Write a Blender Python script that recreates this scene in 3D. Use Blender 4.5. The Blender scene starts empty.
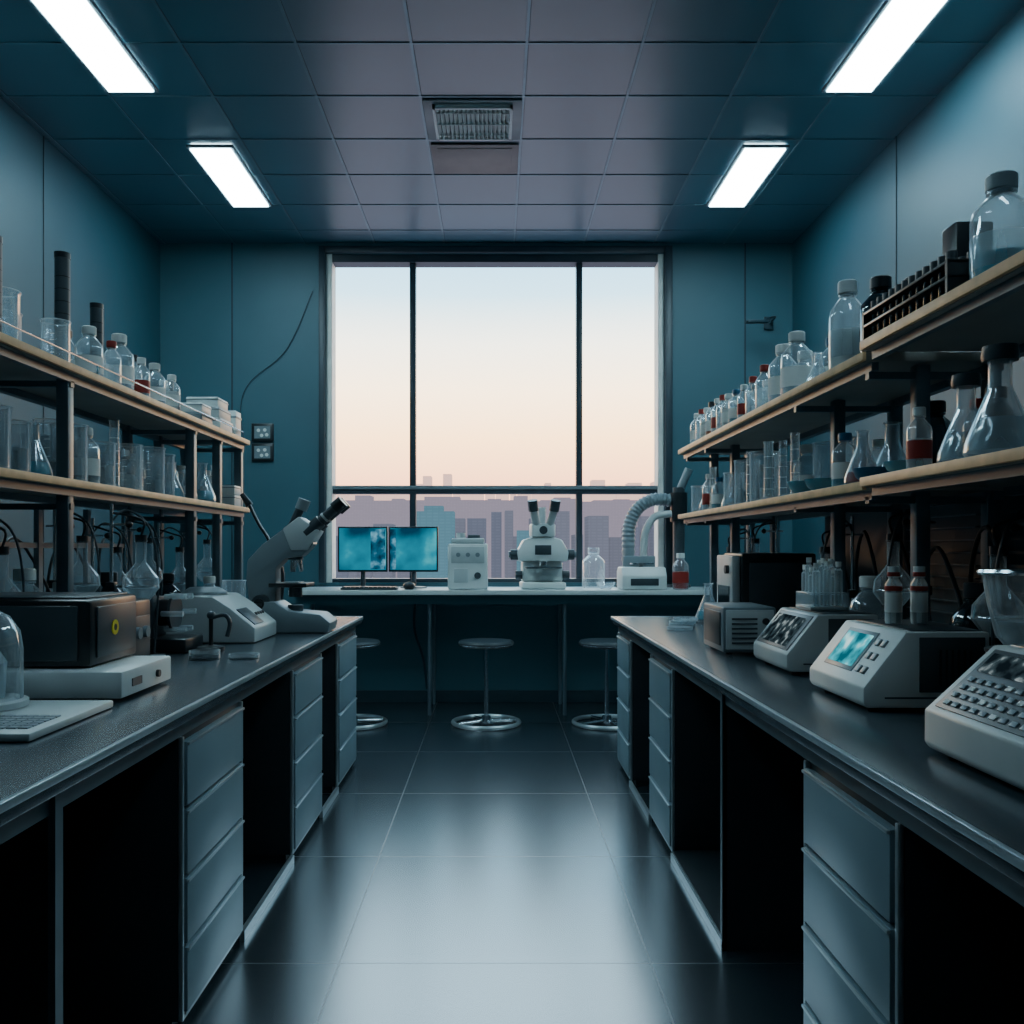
import bpy, bmesh, math, random
from mathutils import Vector, Matrix
random.seed(7)
S = bpy.context.scene
COL = S.collection

# ------------------------------------------------------------------ materials
def lin(c):
    return tuple(((x/255)/12.92 if x/255 <= .04045 else ((x/255+.055)/1.055)**2.4) for x in c)
def newmat(name):
    m = bpy.data.materials.new(name); m.use_nodes = True
    nt = m.node_tree; nt.nodes.clear()
    out = nt.nodes.new('ShaderNodeOutputMaterial')
    return m, nt, out
def mat(name, rgb, rough=.5, metal=0., var=.12, scale=8., bump=0., spec=.5, coat=0.):
    m, nt, out = newmat(name)
    b = nt.nodes.new('ShaderNodeBsdfPrincipled')
    tc = nt.nodes.new('ShaderNodeTexCoord'); nz = nt.nodes.new('ShaderNodeTexNoise')
    nz.inputs['Scale'].default_value = scale; nz.inputs['Detail'].default_value = 4
    nt.links.new(tc.outputs['Object'], nz.inputs['Vector'])
    r = nt.nodes.new('ShaderNodeValToRGB'); c = lin(rgb)
    r.color_ramp.elements[0].position = .3; r.color_ramp.elements[1].position = .7
    r.color_ramp.elements[0].color = (*[x*(1-var) for x in c], 1)
    r.color_ramp.elements[1].color = (*[min(1, x*(1+var)) for x in c], 1)
    nt.links.new(nz.outputs['Fac'], r.inputs['Fac'])
    nt.links.new(r.outputs['Color'], b.inputs['Base Color'])
    b.inputs['Roughness'].default_value = rough; b.inputs['Metallic'].default_value = metal
    b.inputs['Specular IOR Level'].default_value = spec
    b.inputs['Coat Weight'].default_value = coat
    if bump:
        bp = nt.nodes.new('ShaderNodeBump'); bp.inputs['Strength'].default_value = bump
        bp.inputs['Distance'].default_value = .01
        nt.links.new(nz.outputs['Fac'], bp.inputs['Height']); nt.links.new(bp.outputs['Normal'], b.inputs['Normal'])
    nt.links.new(b.outputs[0], out.inputs[0])
    return m
def glassmat(name, tint=(250, 253, 255), b0=.05, b1=.42, bodycol=(225, 238, 242)):
    m, nt, out = newmat(name)
    tr = nt.nodes.new('ShaderNodeBsdfTransparent'); tr.inputs[0].default_value = (*lin(tint), 1)
    gl = nt.nodes.new('ShaderNodeBsdfGlossy'); gl.inputs['Roughness'].default_value = .08
    gl.inputs['Color'].default_value = (.95, .98, 1, 1)
    df = nt.nodes.new('ShaderNodeBsdfDiffuse'); df.inputs[0].default_value = (*lin(bodycol), 1)
    tl = nt.nodes.new('ShaderNodeBsdfTranslucent'); tl.inputs[0].default_value = (*lin(bodycol), 1)
    ms = nt.nodes.new('ShaderNodeMixShader'); ms.inputs[0].default_value = .5
    nt.links.new(df.outputs[0], ms.inputs[1]); nt.links.new(tl.outputs[0], ms.inputs[2])
    lw = nt.nodes.new('ShaderNodeLayerWeight'); lw.inputs['Blend'].default_value = .3
    mp = nt.nodes.new('ShaderNodeMapRange'); mp.inputs['To Min'].default_value = .05; mp.inputs['To Max'].default_value = .7
    mb = nt.nodes.new('ShaderNodeMapRange'); mb.inputs['To Min'].default_value = b0; mb.inputs['To Max'].default_value = b1
    mx = nt.nodes.new('ShaderNodeMixShader'); m2 = nt.nodes.new('ShaderNodeMixShader')
    nt.links.new(lw.outputs['Facing'], mp.inputs['Value']); nt.links.new(mp.outputs[0], mx.inputs[0])
    nt.links.new(lw.outputs['Facing'], mb.inputs['Value']); nt.links.new(mb.outputs[0], m2.inputs[0])
    nt.links.new(tr.outputs[0], mx.inputs[1]); nt.links.new(gl.outputs[0], mx.inputs[2])
    nt.links.new(mx.outputs[0], m2.inputs[1]); nt.links.new(ms.outputs[0], m2.inputs[2])
    nt.links.new(m2.outputs[0], out.inputs[0])
    return m
def emis(name, rgb, st):
    m, nt, out = newmat(name)
    e = nt.nodes.new('ShaderNodeEmission'); e.inputs[0].default_value = (*lin(rgb), 1); e.inputs[1].default_value = st
    nt.links.new(e.outputs[0], out.inputs[0]); return m
def screenmat(name, cols, st, scale):
    m, nt, out = newmat(name)
    tc = nt.nodes.new('ShaderNodeTexCoord'); nz = nt.nodes.new('ShaderNodeTexNoise')
    nz.inputs['Scale'].default_value = scale; nz.inputs['Detail'].default_value = 5; nz.inputs['Roughness'].default_value = .4
    r = nt.nodes.new('ShaderNodeValToRGB'); el = r.color_ramp.elements
    el[0].position = .36; el[0].color = (*lin(cols[0]), 1); el[1].position = .72; el[1].color = (*lin(cols[2]), 1)
    x = el.new(.54); x.color = (*lin(cols[1]), 1)
    e = nt.nodes.new('ShaderNodeEmission'); e.inputs[1].default_value = st
    nt.links.new(tc.outputs['Object'], nz.inputs['Vector']); nt.links.new(nz.outputs['Fac'], r.inputs['Fac'])
    nt.links.new(r.outputs[0], e.inputs[0]); nt.links.new(e.outputs[0], out.inputs[0]); return m
def tilemat(name, rgb, line, sx, sy, offx, offy, mortar, rough, ior=1.5, var=.1, mrough=.6):
    m, nt, out = newmat(name)
    b = nt.nodes.new('ShaderNodeBsdfPrincipled')
    tc = nt.nodes.new('ShaderNodeTexCoord'); mp = nt.nodes.new('ShaderNodeMapping')
    mp.inputs['Location'].default_value = (offx, offy, 0)
    br = nt.nodes.new('ShaderNodeTexBrick'); br.offset = 0; br.squash = 1
    br.inputs['Scale'].default_value = 1; br.inputs['Brick Width'].default_value = sx; br.inputs['Row Height'].default_value = sy
    br.inputs['Mortar Size'].default_value = mortar; br.inputs['Mortar Smooth'].default_value = .2
    c = lin(rgb)
    br.inputs['Color1'].default_value = (*[x*(1-var) for x in c], 1); br.inputs['Color2'].default_value = (*[x*(1+var) for x in c], 1)
    br.inputs['Mortar'].default_value = (*lin(line), 1)
    nt.links.new(tc.outputs['Object'], mp.inputs[0]); nt.links.new(mp.outputs[0], br.inputs['Vector'])
    nt.links.new(br.outputs['Color'], b.inputs['Base Color'])
    mr = nt.nodes.new('ShaderNodeMapRange'); mr.inputs['To Min'].default_value = rough; mr.inputs['To Max'].default_value = mrough
    nt.links.new(br.outputs['Fac'], mr.inputs['Value']); nt.links.new(mr.outputs[0], b.inputs['Roughness'])
    b.inputs['IOR'].default_value = ior
    nt.links.new(b.outputs[0], out.inputs[0]); return m

M = {}
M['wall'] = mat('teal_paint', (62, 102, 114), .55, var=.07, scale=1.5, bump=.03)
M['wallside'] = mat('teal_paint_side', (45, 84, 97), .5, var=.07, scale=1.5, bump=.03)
M['seam'] = mat('panel_seam', (34, 60, 70), .5)
M['ceil'] = tilemat('ceiling_tiles', (70, 108, 124), (46, 72, 84), .545, .5, .39, .26, .006, .33, 1.7)
M['floor'] = tilemat('floor_tiles', (36, 52, 60), (26, 38, 45), .9, .9, .45, .1, .003, .25, 3.6, var=.04, mrough=.36)
M['tbar'] = mat('tbar', (104, 134, 146), .35, .3)
M['frame'] = mat('window_frame_dark', (44, 60, 70), .45)
M['reveal'] = mat('window_reveal', (220, 222, 216), .5)
M['white'] = mat('white_plastic', (222, 228, 226), .4, var=.04)
M['offw'] = mat('offwhite_plastic', (192, 200, 200), .42, var=.05)
M['grey'] = mat('grey_enamel', (122, 136, 142), .36, var=.06)
M['dgrey'] = mat('dark_grey_plastic', (58, 70, 76), .4)
M['black'] = mat('black_plastic', (28, 35, 39), .32)
M['blackm'] = mat('carcass_black', (36, 48, 54), .5)
M['drawer'] = mat('drawer_front', (132, 156, 166), .36, .1, var=.07, scale=3)
M['alu'] = mat('aluminium', (200, 210, 214), .32, .7, var=.05)
M['chrome'] = mat('chrome', (215, 222, 226), .2, 1., var=.04)
M['steel'] = mat('post_steel', (86, 106, 115), .4, .1)
M['top'] = mat('worktop_resin', (46, 60, 68), .24, var=.12, scale=5, spec=.9)
M['topb'] = mat('worktop_pale', (186, 194, 196), .35)
M['edge'] = mat('worktop_edge', (170, 184, 190), .28, .3)
M['wood'] = mat('shelf_wood_edge', (232, 186, 138), .5, var=.15, scale=14)
M['shelf'] = mat('shelf_board', (140, 138, 132), .5, var=.1)
M['red'] = mat('red_label', (160, 46, 38), .5)
M['blue'] = mat('blue_plastic', (44, 104, 140), .4)
M['amber'] = mat('amber_liquid', (150, 74, 30), .3)
M['cream'] = mat('cream_powder', (222, 224, 220), .7)
M['bluel'] = mat('teal_liquid', (104, 170, 186), .2)
M['yellow'] = mat('yellow_sticker', (230, 210, 40), .5)
M['label'] = mat('paper_label', (232, 234, 230), .7)
M['brownp'] = mat('warm_tile', (140, 130, 128), .5)
M['glass'] = glassmat('clear_glass', b0=.07, b1=.55, bodycol=(232, 244, 248))
M['glassd'] = glassmat('smoked_glass', (110, 130, 140), .3, .5, (44, 58, 66))
M['frost'] = glassmat('frosted_glass', (244, 251, 253), .26, .6, (230, 240, 244))
M['lamp'] = emis('lamp_diffuser', (196, 236, 250), 34)
M['fill_lamp'] = emis('added_fill_emitter', (190, 230, 250), 13)  # added fill glow for the unseen pair, lifts the dark bench fronts
M['scr'] = screenmat('monitor_picture', ((6, 50, 72), (14, 120, 142), (90, 220, 222)), 1.5, 3.2)
M['scrl'] = screenmat('monitor_panel', ((10, 40, 60), (30, 90, 116), (120, 190, 215)), 1.2, 14)
M['scr2'] = screenmat('instrument_screen', ((14, 82, 96), (50, 170, 185), (190, 235, 235)), 1.5, 20)
M['scr3'] = screenmat('grey_screen', ((14, 24, 30), (50, 66, 72), (170, 184, 186)), 1.1, 34)

# ------------------------------------------------------------------ builder
class B:
    def __init__(s, name):
        s.name = name; s.bm = bmesh.new(); s.m = []
    def mi(s, k):
        if k not in s.m: s.m.append(k)
        return s.m.index(k)
    def _add(s, t, k):
        i = s.mi(k)
        for f in t.faces: f.material_index = i
        me = bpy.data.meshes.new('t'); t.to_mesh(me); t.free()
        s.bm.from_mesh(me); bpy.data.meshes.remove(me)
    def box(s, c, d, k, bev=0., rot=None):
        t = bmesh.new(); bmesh.ops.create_cube(t, size=1)
        bmesh.ops.scale(t, vec=Vector(d), verts=t.verts)
        if bev: bmesh.ops.bevel(t, geom=t.edges[:], offset=bev, segments=2, affect='EDGES', profile=.5)
        if rot: bmesh.ops.rotate(t, cent=(0, 0, 0), matrix=Matrix.Rotation(rot[1], 3, rot[0]), verts=t.verts)
        bmesh.ops.translate(t, vec=Vector(c), verts=t.verts); s._add(t, k)
    def bb(s, x0, x1, y0, y1, z0, z1, k, bev=0.):
        s.box(((x0+x1)/2, (y0+y1)/2, (z0+z1)/2), (abs(x1-x0), abs(y1-y0), abs(z1-z0)), k, bev)
    def cyl(s, p0, p1, r, k, r2=None, seg=20):
        p0 = Vector(p0); p1 = Vector(p1); r2 = r if r2 is None else r2
        t = bmesh.new(); d = p1-p0
        bmesh.ops.create_cone(t, cap_ends=True, segments=seg, radius1=r, radius2=r2, depth=d.length)
        q = d.to_track_quat('Z', 'Y').to_matrix()
        bmesh.ops.rotate(t, cent=(0, 0, 0), matrix=q, verts=t.verts)
        bmesh.ops.translate(t, vec=(p0+p1)/2, verts=t.verts); s._add(t, k)
    def lathe(s, prof, k, o=(0, 0, 0), seg=24):
        t = bmesh.new(); rings = []
        for r, z in prof:
            if r < 1e-5: rings.append([t.verts.new((o[0], o[1], o[2]+z))])
            else: rings.append([t.verts.new((o[0]+r*math.cos(2*math.pi*i/seg), o[1]+r*math.sin(2*math.pi*i/seg), o[2]+z)) for i in range(seg)])
        for a, b in zip(rings, rings[1:]):
            for i in range(seg):
                j = (i+1) % seg
                if len(a) == 1 and len(b) == 1: continue
                if len(a) == 1: t.faces.new((a[0], b[j], b[i]))
                elif len(b) == 1: t.faces.new((a[i], a[j], b[0]))
                else: t.faces.new((a[i], a[j], b[j], b[i]))
        bmesh.ops.recalc_face_normals(t, faces=t.faces); s._add(t, k)
    def tube(s, pts, r, k, seg=10, sub=6, ribs=0):
        P = [Vector(p) for p in pts]
        if sub > 1 and len(P) > 2:
            Q = []
            for i in range(len(P)-1):
                a = P[max(i-1, 0)]; b = P[i]; c = P[i+1]; d = P[min(i+2, len(P)-1)]
                for j in range(sub):
                    u = j/sub
                    Q.append(.5*((2*b)+(c-a)*u+(2*a-5*b+4*c-d)*u*u+(3*b-a-3*c+d)*u**3))
            Q.append(P[-1]); P = Q
        t = bmesh.new(); rings = []; n = None
        for i, p in enumerate(P):
            tg = (P[min(i+1, len(P)-1)]-P[max(i-1, 0)]).normalized()
            if n is None: n = tg.orthogonal().normalized()
            n = (n-tg*n.dot(tg)).normalized(); b = tg.cross(n)
            rr = r*(1+(.16 if ribs and i % 2 else 0))
            rings.append([t.verts.new(p+rr*(n*math.cos(2*math.pi*q/seg)+b*math.sin(2*math.pi*q/seg))) for q in range(seg)])
        for a, b in zip(rings, rings[1:]):
            for i in range(seg): t.faces.new((a[i], a[(i+1) % seg], b[(i+1) % seg], b[i]))
        t.faces.new(rings[0][::-1]); t.faces.new(rings[-1])
        bmesh.ops.recalc_face_normals(t, faces=t.faces); s._add(t, k)
    def prism(s, poly, ax, a0, a1, k, bev=0.):
        t = bmesh.new()
        f = (lambda p, a: (p[0], a, p[1])) if ax == 'y' else (lambda p, a: (a, p[0], p[1]))
        v0 = [t.verts.new(f(p, a0)) for p in poly]; v1 = [t.verts.new(f(p, a1)) for p in poly]
        t.faces.new(v0); t.faces.new(v1[::-1])
        for i in range(len(poly)):
            j = (i+1) % len(poly); t.faces.new((v0[j], v0[i], v1[i], v1[j]))
        bmesh.ops.recalc_face_normals(t, faces=t.faces)
        if bev: bmesh.ops.bevel(t, geom=t.edges[:], offset=bev, segments=2, affect='EDGES', profile=.5)
        s._add(t, k)
    def sph(s, c, r, k, sc=(1, 1, 1), seg=20):
        t = bmesh.new(); bmesh.ops.create_uvsphere(t, u_segments=seg, v_segments=seg//2, radius=r)
        bmesh.ops.scale(t, vec=Vector(sc), verts=t.verts); bmesh.ops.translate(t, vec=Vector(c), verts=t.verts); s._add(t, k)
    def mesh(s):
        me = bpy.data.meshes.new(s.name); s.bm.to_mesh(me); s.bm.free()
        for k in s.m: me.materials.append(M[k])
        me.polygons.foreach_set('use_smooth', [True]*len(me.polygons))
        me.set_sharp_from_angle(angle=math.radians(32))
        return me
    def done(s, loc=(0, 0, 0), rz=0.):
        return inst(s.name, s.mesh(), loc, rz)
def inst(name, me, loc, rz=0., sc=1.):
    o = bpy.data.objects.new(name, me); COL.objects.link(o)
    o.location = loc; o.rotation_euler = (0, 0, rz)
    o.scale = (sc,)*3 if not isinstance(sc, tuple) else sc
    return o

# ------------------------------------------------------------------ room
XL, XR, YB, YF, ZC = -2.61, 2.32, 7.02, -1.6, 3.58
WX0, WX1, WZ0, WZ1 = -1.32, 1.32, .93, 3.50
b = B('floor'); b.bb(XL-.2, XR+.2, YF-.2, YB+.25, -.12, 0, 'floor'); b.done()
b = B('ceiling'); b.bb(XL-.2, XR+.2, YF-.2, YB+.25, ZC, ZC+.12, 'ceil'); b.done()
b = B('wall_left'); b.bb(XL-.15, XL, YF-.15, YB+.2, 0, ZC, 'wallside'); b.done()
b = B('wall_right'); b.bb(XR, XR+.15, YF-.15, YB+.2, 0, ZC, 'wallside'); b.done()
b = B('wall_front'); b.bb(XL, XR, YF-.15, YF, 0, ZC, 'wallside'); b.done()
b = B('wall_back')
b.bb(XL, WX0, YB, YB+.2, 0, ZC, 'wall'); b.bb(WX1, XR, YB, YB+.2, 0, ZC, 'wall')
b.bb(WX0, WX1, YB, YB+.2, 0, WZ0, 'wall'); b.bb(WX0, WX1, YB, YB+.2, WZ1, ZC, 'wall'); b.done()
# window
b = B('window_1')
b.bb(WX0, WX0+.045, YB+.02, YB+.19, WZ0, WZ1, 'reveal'); b.bb(WX1-.045, WX1, YB+.02, YB+.19, WZ0, WZ1, 'reveal')
b.bb(WX0+.045, WX1-.045, YB+.03, YB+.17, WZ1-.06, WZ1, 'frame')
b.bb(WX0+.045, WX1-.045, YB+.03, YB+.17, WZ0, WZ0+.03, 'frame')
for x in (-.647, .663): b.bb(x-.024, x+.024, YB+.05, YB+.13, WZ0+.03, WZ1-.06, 'frame', .004)
b.bb(WX0+.045, WX1-.045, YB+.045, YB+.135, 1.625, 1.685, 'frame', .004)
b.bb(WX0+.045, WX1-.045, YB+.036, YB+.046, 1.66, 1.69, 'grey', .002)
b.done()
b = B('trim_1')   # window casing
b.bb(WX0-.05, WX0-.002, YB-.03, YB-.001, WZ0, ZC-.03, 'frame', .004); b.bb(WX1+.002, WX1+.06, YB-.03, YB-.001, WZ0, ZC-.03, 'frame', .004)
b.bb(WX0, WX1, YB-.025, YB-.001, WZ1+.0, ZC-.03, 'frame', .004); b.done()
b = B('baseboard_back'); b.bb(XL, XR, YB-.015, YB-.001, 0, .09, 'seam', .003); b.done()
b = B('trim_2')   # wall panel seams
for x in (-2.05, 1.95): b.bb(x-.006, x+.006, YB-.006, YB-.001, .09, ZC-.002, 'seam')
for y in (5.2, 3.9, 2.6):
    b.bb(XL+.001, XL+.005, y-.005, y+.005, .09, ZC-.002, 'seam'); b.bb(XR-.005, XR-.001, y-.005, y+.005, .09, ZC-.002, 'seam')
b.done()
b = B('trim_3')   # ceiling T-bars
x = .15-.545*5
while x < XR:
    if x > XL: b.bb(x-.007, x+.007, YF, YB, ZC-.005, ZC-.0005, 'tbar')
    x += .545
y = 4.24-.5*11
while y < YB:
    b.bb(XL, XR, y-.006, y+.006, ZC-.0046, ZC-.0005, 'tbar'); y += .5
b.done()
# air vent
b = B('ceiling_air_vent')
vx0, vx1, vy0, vy1 = -.385, .145, 4.76, 5.22
b.bb(vx0, vx1, vy0, vy1, ZC-.014, ZC-.0055, 'grey', .003)
b.bb(vx0+.06, vx1-.06, vy0+.05, vy1-.05, ZC-.018, ZC-.012, 'dgrey')
for i in range(17):
    u = i/16; xx = vx0+.075+u*(vx1-vx0-.15)
    b.box((xx, (vy0+vy1)/2, ZC-.026), (.006, vy1-vy0-.11, .02), 'white', rot=('Y', .8 if i < 8 else -.8))
for j in range(3):
    yy = vy0+.1+j*(vy1-vy0-.2)/2; b.bb(vx0+.06, vx1-.06, yy-.002, yy+.002, ZC-.036, ZC-.014, 'white')
for a in ((vx0+.05, vx0+.065, vy0+.04, vy1-.04), (vx1-.065, vx1-.05, vy0+.04, vy1-.04), (vx0+.05, vx1-.05, vy0+.04, vy0+.055), (vx0+.05, vx1-.05, vy1-.055, vy1-.04)):
    b.bb(*a, ZC-.036, ZC-.012, 'white')
b.done()
b = B('ceiling_access_panel'); b.bb(-.38, .14, 5.29, 5.70, ZC-.012, ZC-.0055, 'brownp', .003); b.bb(-.34, .10, 5.33, 5.66, ZC-.016, ZC-.011, 'brownp', .002); b.done()
# light panels; the last pair is out of view, added to brighten the foreground
for (x0, x1, y0, y1, lk) in ((-1.80, -1.56, 5.31, 6.20, 'lamp'), (1.475, 1.715, 5.31, 6.20, 'lamp'), (-1.99, -1.76, 3.30, 4.64, 'lamp'), (1.71, 1.94, 3.30, 4.64, 'lamp'), (-1.3, -1.06, 1.0, 2.2, 'fill_lamp'), (1.06, 1.3, 1.0, 2.2, 'fill_lamp')):
    b = B('ceiling_light_panel'); t = .018
    b.bb(x0, x1, y0, y1, ZC-.030, ZC-.006, lk, .002)
    for a in ((x0-t, x0-.001, y0-t, y1+t), (x1+.001, x1+t, y0-t, y1+t), (x0, x1, y0-t, y0-.001), (x0, x1, y1+.001, y1+t)):
        b.bb(*a, ZC-.024, ZC-.006, 'grey')
    b.done()
# picture frames + wall cable
for z in (2.10, 1.945):
    b = B('picture_frame'); b.bb(-.085, .085, -.02, -.001, -.07, .07, 'black', .004); b.bb(-.062, .062, -.0225, -.019, -.048, .048, 'grey')
    for q in ((-.03, .015), (.02, .018), (-.005, -.025), (.035, -.02)): b.sph((q[0], -.023, q[1]), .014, 'label', (1, .15, 1), 12)
    b.done((-1.81, YB, z))
b = B('wall_cable'); b.tube([(-1.42, YB-.012, 3.2), (-1.62, YB-.012, 2.75), (-1.9, YB-.012, 2.5), (-1.98, YB-.012, 2.3), (-1.95, YB-.012, 2.0)], .003, 'seam')
b.done()
b = B('wall_lamp_bracket')
b.box((0, -.012, 0), (.07, .02, .1), 'seam', .004); b.tube([(0, -.02, 0), (.02, -.12, .02), (-.04, -.2, .0), (-.1, -.22, -.03)], .006, 'seam')
b.box((-.15, -.22, -.04), (.16, .05, .02), 'seam', .004); b.done((2.13, YB, 2.95))

# ------------------------------------------------------------------ benches
def bench(sign, xf, xw, name):
    b = B(name); s = sign
    b.bb(s*xf, s*(xw-.002), -.9, 5.02, .782, .818, 'top', .003)
    b.bb(s*(xf-.005), s*(xf+.006), -.9, 5.02, .804, .8195, 'edge', .002)
    b.bb(s*xf, s*(xw-.01), 5.02, 5.026, .80, .8195, 'edge', .002)
    b.bb(s*(xf+.035), s*(xf+.07), -.9, 5.0, .735, .782, 'steel')
    b.bb(s*(xf+.60), s*(xf+.62), -.9, 5.0, .0, .782, 'blackm')
    b.bb(s*(xf+.05), s*(xw-.01), 4.985, 5.0, 0, .782, 'blackm')
    return b
def drawers(sign, xf, y0, y1, n=4):
    b = B('drawer_cabinet'); s = sign; X = xf
    b.bb(s*(X+.012), s*(X+.55), y0, y1, .03, .733, 'blackm', .002)
    b.bb(s*(X+.03), s*(X+.5), y0+.01, y1-.01, 0.001, .03, 'blackm')
    b.bb(s*X, s*(X+.012), y0, y0+.012, .03, .733, 'alu', .002); b.bb(s*X, s*(X+.012), y1-.012, y1, .03, .733, 'alu', .002)
    b.bb(s*X, s*(X+.012), y0+.012, y1-.012, .03, .042, 'alu', .002)
    h = (.733-.05)/n
    for i in range(n):
        z0 = .046+i*h; z1 = z0+h-.010
        b.bb(s*(X-.006), s*(X+.012), y0+.018, y1-.018, z0, z1, 'drawer', .003)
        b.bb(s*(X-.011), s*(X-.003), y0+.018, y1-.018, z1-.009, z1-.002, 'alu', .002)
    return b.done()
b = bench(-1, .74, 2.61, 'laboratory_bench')
for y in (-.2, .7, 1.58): b.bb(-.77, -1.3, y-.012, y+.012, 0, .782, 'blackm'); b.bb(-.765, -.778, y-.014, y+.014, 0, .782, 'steel')
b.bb(-.765, -.78, 2.75, 3.43, 0, .03, 'alu'); b.bb(-.765, -.78, 4.0, 4.41, 0, .03, 'alu')
b.done()
for a in ((2.22, 2.75), (3.43, 4.0), (4.41, 4.98)): drawers(-1, .77, *a)
b = bench(1, .65, 2.32, 'laboratory_bench')
for y in (-.2, .6): b.bb(.68, 1.2, y-.012, y+.012, 0, .782, 'blackm')
b.bb(.68, 1.2, 2.68, 2.70, 0, .782, 'blackm'); b.bb(.676, .69, 2.68, 2.70, 0, .782, 'steel')
b.bb(.68, 1.2, 2.70, 3.455, .0, .04, 'blackm'); b.bb(.674, .688, 2.68, 3.455, 0, .03, 'alu'); b.bb(.674, .688, 3.95, 4.53, 0, .03, 'alu')
b.done()
for a in ((1.52, 1.985), (3.46, 3.95), (4.53, 4.98)): drawers(1, .68, *a)
# rear window bench
b = B('window_bench')
b.bb(-1.46, 1.70, 6.36, YB-.032, .872, .90, 'topb', .004); b.bb(-1.46, 1.70, 6.352, 6.36, .868, .901, 'white', .002)
b.bb(-1.42, 1.66, 6.42, 6.45, .80, .872, 'wall')
for x in (-1.40, -.47, .50, 1.62):
    b.cyl((x, 6.46, 0), (x, 6.46, .80), .013, 'steel'); b.cyl((x, 6.92, 0), (x, 6.92, .872), .013, 'steel'); b.cyl((x, 6.46, .81), (x, 6.92, .81), .01, 'steel')
b.tube([(-.6, 6.93, .86), (-.62, 6.9, .6), (-.55, 6.9, .35), (-.52, 6.9, .12)], .01, 'seam')
b.done()
# stools
sb = B('lab_stool')
sb.lathe([(0, .525), (.16, .528), (.185, .54), (.19, .556), (.18, .57), (0, .574)], 'dgrey', seg=36)
sb.lathe([(.186, .538), (.194, .545), (.186, .55)], 'chrome', seg=36)
sb.cyl((0, 0, .03), (0, 0, .53), .016, 'chrome'); sb.lathe([(0, .06), (.03, .06), (.04, .02), (.04, .004), (0, .004)], 'chrome')
for i in range(4):
    a = i*math.pi/2+.4; sb.cyl((0, 0, .028), (.225*math.cos(a), .225*math.sin(a), .014), .011, 'chrome')
sb.tube([(.225*math.cos(i*math.pi/18), .225*math.sin(i*math.pi/18), .016) for i in range(37)], .0145, 'alu', sub=1)
sm = sb.mesh()
for p in ((-.06, 6.12), (.76, 6.12), (-.97, 6.12)): inst('lab_stool', sm, (*p, 0.001))

# ------------------------------------------------------------------ shelves
def shelving(sign, xf, xb, segs, posts, ztop, px, name):
    b = B(name); s = sign
    for (y0, y1, z, ex) in segs:
        f = xf-ex
        b.bb(s*(f+.012), s*xb, y0, y1, z-.026, z, 'shelf', .002)
        b.bb(s*f, s*(f+.012), y0, y1, z-.024, z+.001, 'wood', .002)
        b.bb(s*(f+.03), s*(f+.05), y0+.01, y1-.01, z-.05, z-.026, 'steel')
        b.bb(s*(xb-.03), s*xb, y0+.01, y1-.01, z-.05, z-.026, 'steel')
    for y in posts:
        for x in (px, xb-.02):
            b.bb(s*(x-.02), s*(x+.02), y-.02, y+.02, .8205, ztop, 'steel', .003)
        for z in (1.345, ztop-.02): b.bb(s*(xf+.03), s*(xb-.01), y-.012, y+.012, z-.02, z, 'steel')
    return b
b = shelving(-1, 1.35, 1.72, ((1.3, 4.96, 1.79, 0), (1.3, 4.96, 1.42, 0)), (1.75, 2.94, 4.16, 4.55, 4.93), 1.765, 1.405, 'lab_shelving_unit')
b.tube([(-1.37, 1.35, 1.83), (-1.37, 4.9, 1.83)], .003, 'chrome', sub=1)
for y in (1.5, 2.3, 3.1, 3.9, 4.7): b.cyl((-1.37, y, 1.79), (-1.37, y, 1.83), .003, 'chrome', seg=8)
for y in (3.35, 3.75): b.bb(-1.69, -1.71, y-.015, y+.015, .8205, 1.36, 'grey')
for z in (1.0, 1.2): b.bb(-1.695, -1.71, 2.96, 4.14, z, z+.02, 'grey')
b.done()
b = shelving(1, 1.02, 1.42, ((2.50, 5.02, 1.745, 0), (1.15, 2.47, 1.765, .02), (2.50, 5.02, 1.385, 0), (1.15, 2.47, 1.392, .02)), (1.52, 2.54, 3.15, 4.5, 4.93), 1.715, 1.20, 'lab_shelving_unit')
b.bb(1.43, 1.44, 1.15, 3.9, .8205, 1.36, 'seam')
for i in range(12):
    z = .88+i*.038; b.bb(1.415, 1.43, 1.6, 2.48, z, z+.008, 'dgrey'); b.bb(1.415, 1.43, 2.65, 3.1, z, z+.004, 'steel')
b.done()

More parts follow.
